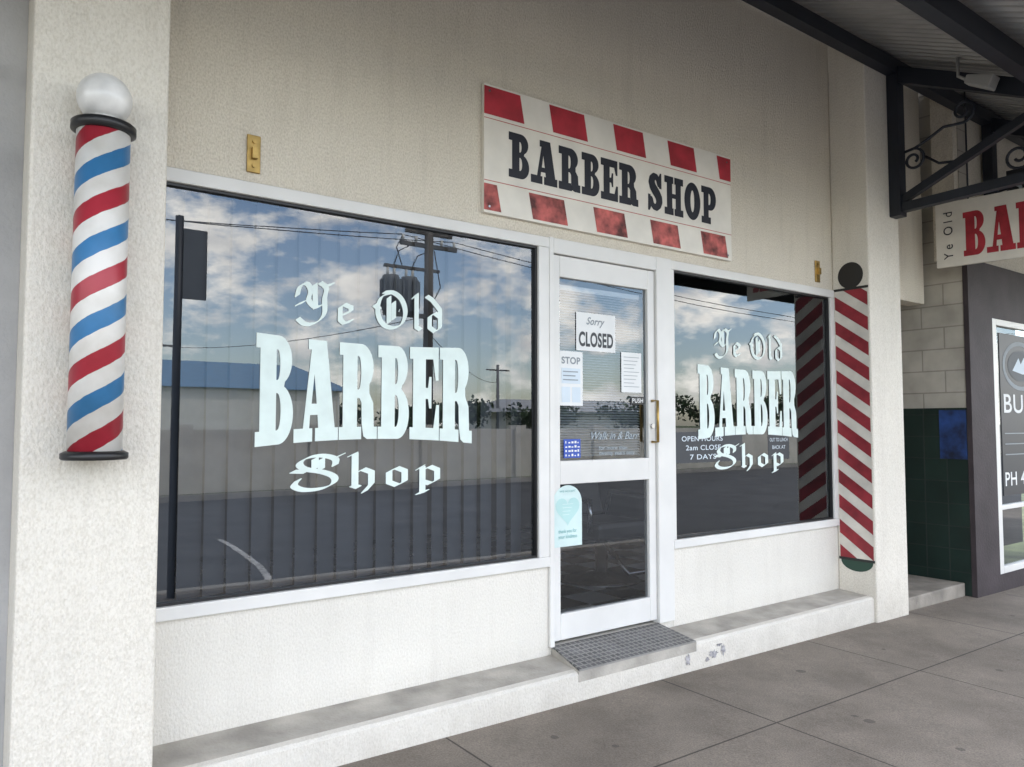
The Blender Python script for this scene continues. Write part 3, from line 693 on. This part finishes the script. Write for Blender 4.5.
for y in (-.5,-1.5):
    f=MB();f.tube([(7.015,y,3.44),(7.015,y,zs(-y)-.01)],.008,M_navy,6);f.make('hanger',Hs)
S2=thing('small_sign',(8.2,-.1,3.7),'dark sign with pale letters behind the hanging sign','sign')
f=MB();f.box(8.2,8.23,-.9,-.36,3.5,3.96,M_panel);f.make('board',S2)
f=MB();text(f,'SOV',(8.198,-.40,3.72),(0,-1,0),ZU,(-1,0,0),.45,.17,M_paperb);f.make('sign_lettering',S2)
# ------------------------------------------------------------ neighbour right
NB=thing('neighbouring_shop',(9,0,0),'neighbouring shop with purple-brown pillar and green tiled recess','shop building')
f=MB()
f.box(6.2,7.25,.0,.15,2.62,HW,M_wall);f.box(7.25,14,-.29,-.1,3.0,HW,M_wall)
f.box(6.2,7.25,1.5,1.6,-.1,HW,M_wall);f.make('wall',NB)
f=MB();f.box(6.2,7.48,.16,1.49,2.9,3.0,M_wall);f.box(6.2,7.45,.15,6,HW-.2,HW-.1,M_galv);f.make('ceiling_and_added_roof',NB)  # upper slab is an unseen roof added to stop sun leaking into the recess
f=MB();f.box(7.331,7.48,-.30,1.5,1.66,HW,M_block);f.make('block_wall',NB)
f=MB();f.box(7.325,7.48,-.305,1.5,-.1,1.66,M_green);f.make('tiled_wall',NB)
f=MB();f.box(7.32,7.80,-.35,-.306,-.1,3.0,M_purple);f.box(7.80,14,-.35,-.30,2.50,3.0,M_purple);f.box(7.80,14,-.35,-.30,-.1,.14,M_purple);f.make('pillar',NB)
nw=bpy.data.objects.new('window',None);COL.objects.link(nw);nw.parent=NB;nw.location=Vector((8.5,-.3,.14))-NB.location;nw['base']=(8.5,-.3,.14)
f=MB();f.box(7.80,7.90,-.345,-.29,.14,2.50,M_alu);f.box(7.90,12,-.345,-.29,2.44,2.50,M_alu);f.box(7.90,12,-.345,-.29,.14,.20,M_alu);f.box(7.90,12,-.342,-.29,.72,.76,M_alu);f.make('frame',nw,bevel=.004)
f=MB();f.face([(7.90,-.31,.2),(12,-.31,.2),(12,-.31,2.44),(7.90,-.31,2.44)],M_glass);f.make('pane',nw)
f=MB();f.box(8.02,9.8,-.316,-.312,.84,2.38,M_signblk)
put(f,[[arc(0,0,.42,.24,0,350,30),arc(0,0,.37,.20,0,350,30)]],plane((8.50,-.3165,2.08),XR,ZU,FN),M_inkg,.0008)
put(f,[[arc(0,0,.30,.15,0,350,30)]],plane((8.50,-.3165,2.08),XR,ZU,FN),M_inkd,.0012)
put(f,[[[(-.2,-.05),(-.05,.08),(.0,.02),(.08,.09),(.2,-.04),(.05,-.08)]]],plane((8.50,-.3165,2.08),XR,ZU,FN),M_paperb,.0018)
text(f,'BU',(8.08,-.3165,1.62),XR,ZU,FN,.44,.18,M_paper,bold=0.01);text(f,'PH 4',(8.06,-.3165,.93),XR,ZU,FN,.46,.13,M_paper,bold=.01)
for i in range(3): f.box(8.08,8.55,-.3185,-.3175,1.42-.1*i,1.43-.1*i,M_inkg)
f.make('window_lettering',nw)
f=MB();f.box(7.90,12,1.0,1.05,-.1,3.0,M_dark);f.box(7.49,14,-.1,6,HW-.2,HW-.1,M_galv);f.make('interior_wall',NB)
f=MB();f.box(6.201,7.32,-.25,1.5,-.1,.11,M_brownstep);f.make('step',NB,bevel=.01)
Po=thing('blue_poster',(7.32,-.1,1.15),'blue poster stuck on dark green tiles','poster')
f=MB();f.box(7.318,7.324,-.30,-.07,1.20,1.64,M_bluep);f.make('sheet',Po)
NL=thing('grey_neighbouring_building',(-3,0,0),'grey rendered shopfront adjoining the barber shop','shop building')
f=MB();f.box(-8,.2095,-.05,.2,-.1,HW,M_grey);f.make('wall',NL)
f=MB();f.box(-8,.1,-.10,-.0505,2.78,2.84,M_alu);f.make('moulding',NL)
# ------------------------------------------------------------ street furniture seen in reflections
Sp=thing('street_sign_post',(1.62,-3.68,0),'dark street sign post with rectangular sign at kerb','sign post')
f=MB();f.tube([(1.62,-3.68,-.02),(1.62,-3.68,3.35)],.035,M_navy,12);f.make('post',Sp)
f=MB();f.box(1.66,1.86,-3.72,-3.69,2.62,3.25,M_tgrey);f.make('sign_panel',Sp)
Fe=thing('boundary_wall',(20,-15.2,0),'low pale rendered boundary wall across the road','wall')
f=MB();f.box(-40,90,-15.3,-15.15,-.35,1.38,M_fence);f.make('panel',Fe)
for i in range(-12,28):
    x=i*3.2+1.2
    f=MB();f.box(x-.2,x+.2,-15.42,-15.05,-.35,1.5,M_fence);f.make('pier',Fe)
Ho=thing('blue_roofed_building',(7,-33,0),'long pale building with blue metal roof','building')
f=MB();f.box(-12,15.2,-40,-31,-.35,3.1,M_bldg);f.make('wall',Ho)
f=MB();f.hexa([(-13,-41,3.1),(15.8,-41,3.1),(15.8,-30.8,3.1),(-13,-30.8,3.1),(-12,-36.2,4.55),(14.5,-36.2,4.55),(14.5,-35.2,4.55),(-12,-35.2,4.55)],M_blueroof);f.make('roof',Ho)
Ho2=thing('pale_building',(46,-44,0),'pale low building beyond the boundary wall','building')
f=MB();f.box(38,56,-56,-48,-.35,2.6,M_bldg);f.make('wall',Ho2)
f=MB();f.hexa([(37,-57,2.6),(57,-57,2.6),(57,-47,2.6),(37,-47,2.6),(40,-52.5,3.8),(54,-52.5,3.8),(54,-51.5,3.8),(40,-51.5,3.8)],M_galv);f.make('roof',Ho2)
PX,PY=13.2,-19.2
Pw=thing('power_pole',(PX,PY,0),'timber power pole with crossarms and transformers','power pole')
f=MB();f.tube([(PX,PY,-.35),(PX,PY,8.3)],[.19,.15],M_wood,14);f.make('pole',Pw)
f=MB();f.box(PX-1.1,PX+1.1,PY-.06,PY+.06,7.55,7.69,M_wood);f.box(PX-.9,PX+.9,PY-.06,PY+.06,8.0,8.12,M_wood);f.box(PX-1.7,PX+.5,PY-.08,PY+.08,5.1,5.24,M_wood);f.box(PX-1.7,PX+.4,PY-.06,PY+.06,6.72,6.82,M_wood);f.make('crossarm',Pw)
for dx in (-1.45,-.75):
    f=MB();f.lathe([(0,0),(.27,0),(.30,.05),(.30,1.1),(.26,1.2),(0,1.2)],(PX+dx,PY,5.25),M_tgrey,20)
    for j in (-.12,.12): f.tube([(PX+dx+j,PY,6.4),(PX+dx+j,PY,6.72)],.05,M_bldg,8)
    for a in range(0,360,30):
        c_,s_=math.cos(math.radians(a)),math.sin(math.radians(a));f.beam((PX+dx+c_*.33,PY+s_*.33,5.4),(PX+dx+c_*.33,PY+s_*.33,6.3),.03,.08,M_tgrey,up=(1,0,0))
    f.make('transformer',Pw)
f=MB()
for dx in (-1,-.5,.5,1): f.tube([(PX+dx,PY,7.69),(PX+dx,PY,7.9)],.05,M_bldg,8)
for dx in (-.7,.7): f.tube([(PX+dx,PY,8.12),(PX+dx,PY,8.34)],.06,M_wood,8)
f.tube([(PX-1.4,PY,6.7),(PX-1.2,PY+.1,7.3),(PX-.5,PY,7.7)],.02,M_black,6);f.tube([(PX-.7,PY,6.7),(PX-.5,PY+.1,7.2),(PX+.5,PY,7.7)],.02,M_black,6)
f.tube([(PX-1.0,PY,6.75),(PX-1.3,PY+.1,7.4),(PX-1,PY,7.9)],.02,M_black,6);f.tube([(PX-.1,PY,5.2),(PX+.4,PY+.1,6.2),(PX+.2,PY,7.5)],.02,M_black,6)
f.make('insulator',Pw)
P2=thing('power_pole.001',(38,-50,0),'distant timber power pole with crossarm','power pole')
f=MB();f.tube([(38,-50,-.35),(38,-50,6.6)],[.17,.12],M_wood,10);f.box(36.8,39.2,-50.06,-49.94,6.1,6.22,M_wood);f.make('pole',P2)
P3=thing('power_pole.002',(10.5,-48,0),'distant timber power pole with crossarm','power pole')
f=MB();f.tube([(10.5,-48,-.35),(10.5,-48,7.0)],[.17,.12],M_wood,10);f.box(9.5,11.5,-48.06,-47.94,6.4,6.5,M_wood);f.make('pole',P3)
wi=thing('overhead_cable',(PX,PY,7.8),'black overhead power lines strung between poles','power line')
def cable(a,b_,sag,r_=.016):
    f=MB()
    a=Vector(a);b_=Vector(b_);P=[]
    for i in range(17):
        t_=i/16;q_=a.lerp(b_,t_);q_.z-=sag*4*t_*(1-t_);P.append(q_)
    f.tube(P,r_,M_black,5);f.make('cable',wi)
for dx in (-1,1):
    cable((PX+dx,PY,7.9),(PX-42,PY+dx,7.9),1.1);cable((PX+dx,PY,7.9),(PX+48,PY+dx,7.9),1.1)
cable((PX,PY,5.2),(10.5,-48,6.4),.5);cable((10.5,-48,6.4),(-30,-46,6.2),.8,.025)
cable((PX,PY,4.6),(38,-50,5.2),.6)
def tree(x,y,h,rad,seed,idx):
    rnd=random.Random(seed)
    e=thing('tree' if idx==0 else 'tree.%03d'%idx,(x,y,-.15),'leafy green tree beyond the boundary wall','tree','trees beyond the boundary wall')
    f=MB();f.tube([(x,y,-.36),(x+.1,y,h*.3),(x-.1,y+.1,h*.6)],[.22,.17,.08],M_bark,8)
    cl=[]
    for i in range(11):
        a=rnd.uniform(0,2*pi);rr=rad*rnd.uniform(.2,.85);c_=Vector((x+rr*math.cos(a),y+rr*math.sin(a),h*rnd.uniform(.45,.85)));cl.append((c_,rad*rnd.uniform(.30,.45)))
        f.tube([(x,y,h*.35),tuple((Vector((x,y,h*.45))+c_)/2),tuple(c_)],[.09,.06,.03],M_bark,6)
    f.make('trunk',e)
    f=MB()
    for i in range(1300):
        c_,r_=rnd.choice(cl);d=Vector((rnd.gauss(0,1),rnd.gauss(0,1),rnd.gauss(0,.7))).normalized()*r_*rnd.uniform(.4,1.05);d.z*=.7
        p_=c_+d;s_=rnd.uniform(.12,.26);u_=Vector((rnd.uniform(-1,1),rnd.uniform(-1,1),rnd.uniform(-1,1))).normalized();v_=u_.cross(Vector((rnd.uniform(-1,1),.3,rnd.uniform(-1,1)))).normalized()
        f.face([p_-u_*s_,p_+v_*s_*.6,p_+u_*s_,p_-v_*s_*.6],M_leaf)
    f.make('crown',e)
i=0
for (x,y,h,rad) in ((27,-44,3.0,2.8),(33,-48,3.6,3.2),(38,-44,3.1,3.0),(21,-47,3.0,2.8),(45,-40,3.8,3.2),(53,-40,4.2,3.4),(62,-42,4.2,3.6),(74,-46,5.4,4.2)):
    tree(x,y,h,rad,i+3,i);i+=1
# ------------------------------------------------------------ light & world
SUN_EL,SUN_AZ=math.radians(66),math.radians(28)
wd_=bpy.data.worlds.new('World');sc.world=wd_;wd_.use_nodes=True;nt=wd_.node_tree;nt.nodes.clear();L=nt.links.new
o=N(nt,'ShaderNodeOutputWorld');bg=N(nt,'ShaderNodeBackground');bg.inputs[1].default_value=.145
sky=N(nt,'ShaderNodeTexSky');sky.sky_type='NISHITA';sky.sun_disc=False;sky.sun_elevation=SUN_EL;sky.sun_rotation=SUN_AZ
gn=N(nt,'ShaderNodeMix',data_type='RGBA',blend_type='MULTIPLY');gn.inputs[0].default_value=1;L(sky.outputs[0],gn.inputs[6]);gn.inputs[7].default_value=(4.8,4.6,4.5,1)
tc=N(nt,'ShaderNodeTexCoord')
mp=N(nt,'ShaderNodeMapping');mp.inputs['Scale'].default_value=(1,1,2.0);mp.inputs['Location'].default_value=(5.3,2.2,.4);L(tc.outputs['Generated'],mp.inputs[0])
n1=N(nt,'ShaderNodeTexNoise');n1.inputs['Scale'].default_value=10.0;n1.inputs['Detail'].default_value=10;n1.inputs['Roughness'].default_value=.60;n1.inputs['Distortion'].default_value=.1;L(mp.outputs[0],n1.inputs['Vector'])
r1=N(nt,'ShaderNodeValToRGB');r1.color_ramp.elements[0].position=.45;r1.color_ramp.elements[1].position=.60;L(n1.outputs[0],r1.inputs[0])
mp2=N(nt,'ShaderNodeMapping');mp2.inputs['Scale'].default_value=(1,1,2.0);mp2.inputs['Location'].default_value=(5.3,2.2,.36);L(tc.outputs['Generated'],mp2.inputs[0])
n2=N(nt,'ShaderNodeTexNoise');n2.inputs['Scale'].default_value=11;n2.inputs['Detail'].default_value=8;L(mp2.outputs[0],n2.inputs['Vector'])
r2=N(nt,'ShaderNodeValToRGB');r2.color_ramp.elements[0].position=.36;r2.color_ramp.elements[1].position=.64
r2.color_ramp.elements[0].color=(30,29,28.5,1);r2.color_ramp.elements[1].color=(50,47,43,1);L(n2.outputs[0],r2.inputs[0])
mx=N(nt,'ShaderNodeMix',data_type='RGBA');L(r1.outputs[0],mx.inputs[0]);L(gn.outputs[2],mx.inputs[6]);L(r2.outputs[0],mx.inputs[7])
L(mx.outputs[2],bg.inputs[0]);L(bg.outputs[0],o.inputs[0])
sl=bpy.data.lights.new('sun','SUN');sl.energy=5;sl.angle=math.radians(.5);sl.color=(1,.93,.84)
so=bpy.data.objects.new('sun',sl);COL.objects.link(so)
Sd=Vector((math.sin(SUN_AZ)*math.cos(SUN_EL),math.cos(SUN_AZ)*math.cos(SUN_EL),math.sin(SUN_EL)))
so.rotation_euler=Sd.to_track_quat('Z','Y').to_euler();so.location=(0,0,30)
# ------------------------------------------------------------ camera
cd=bpy.data.cameras.new('camera');cd.sensor_width=36;cd.lens=27.0;cd.clip_end=2000
co=bpy.data.objects.new('camera',cd);COL.objects.link(co);co.location=(0,-3.4,1.51)
co.rotation_euler=(math.radians(90)+math.atan(41/768),0,-math.radians(36.48))
sc.camera=co
for ob in bpy.data.objects:
    if 'base' in ob: del ob['base']
sc.view_settings.view_transform='Standard';sc.view_settings.look='None';sc.view_settings.exposure=0
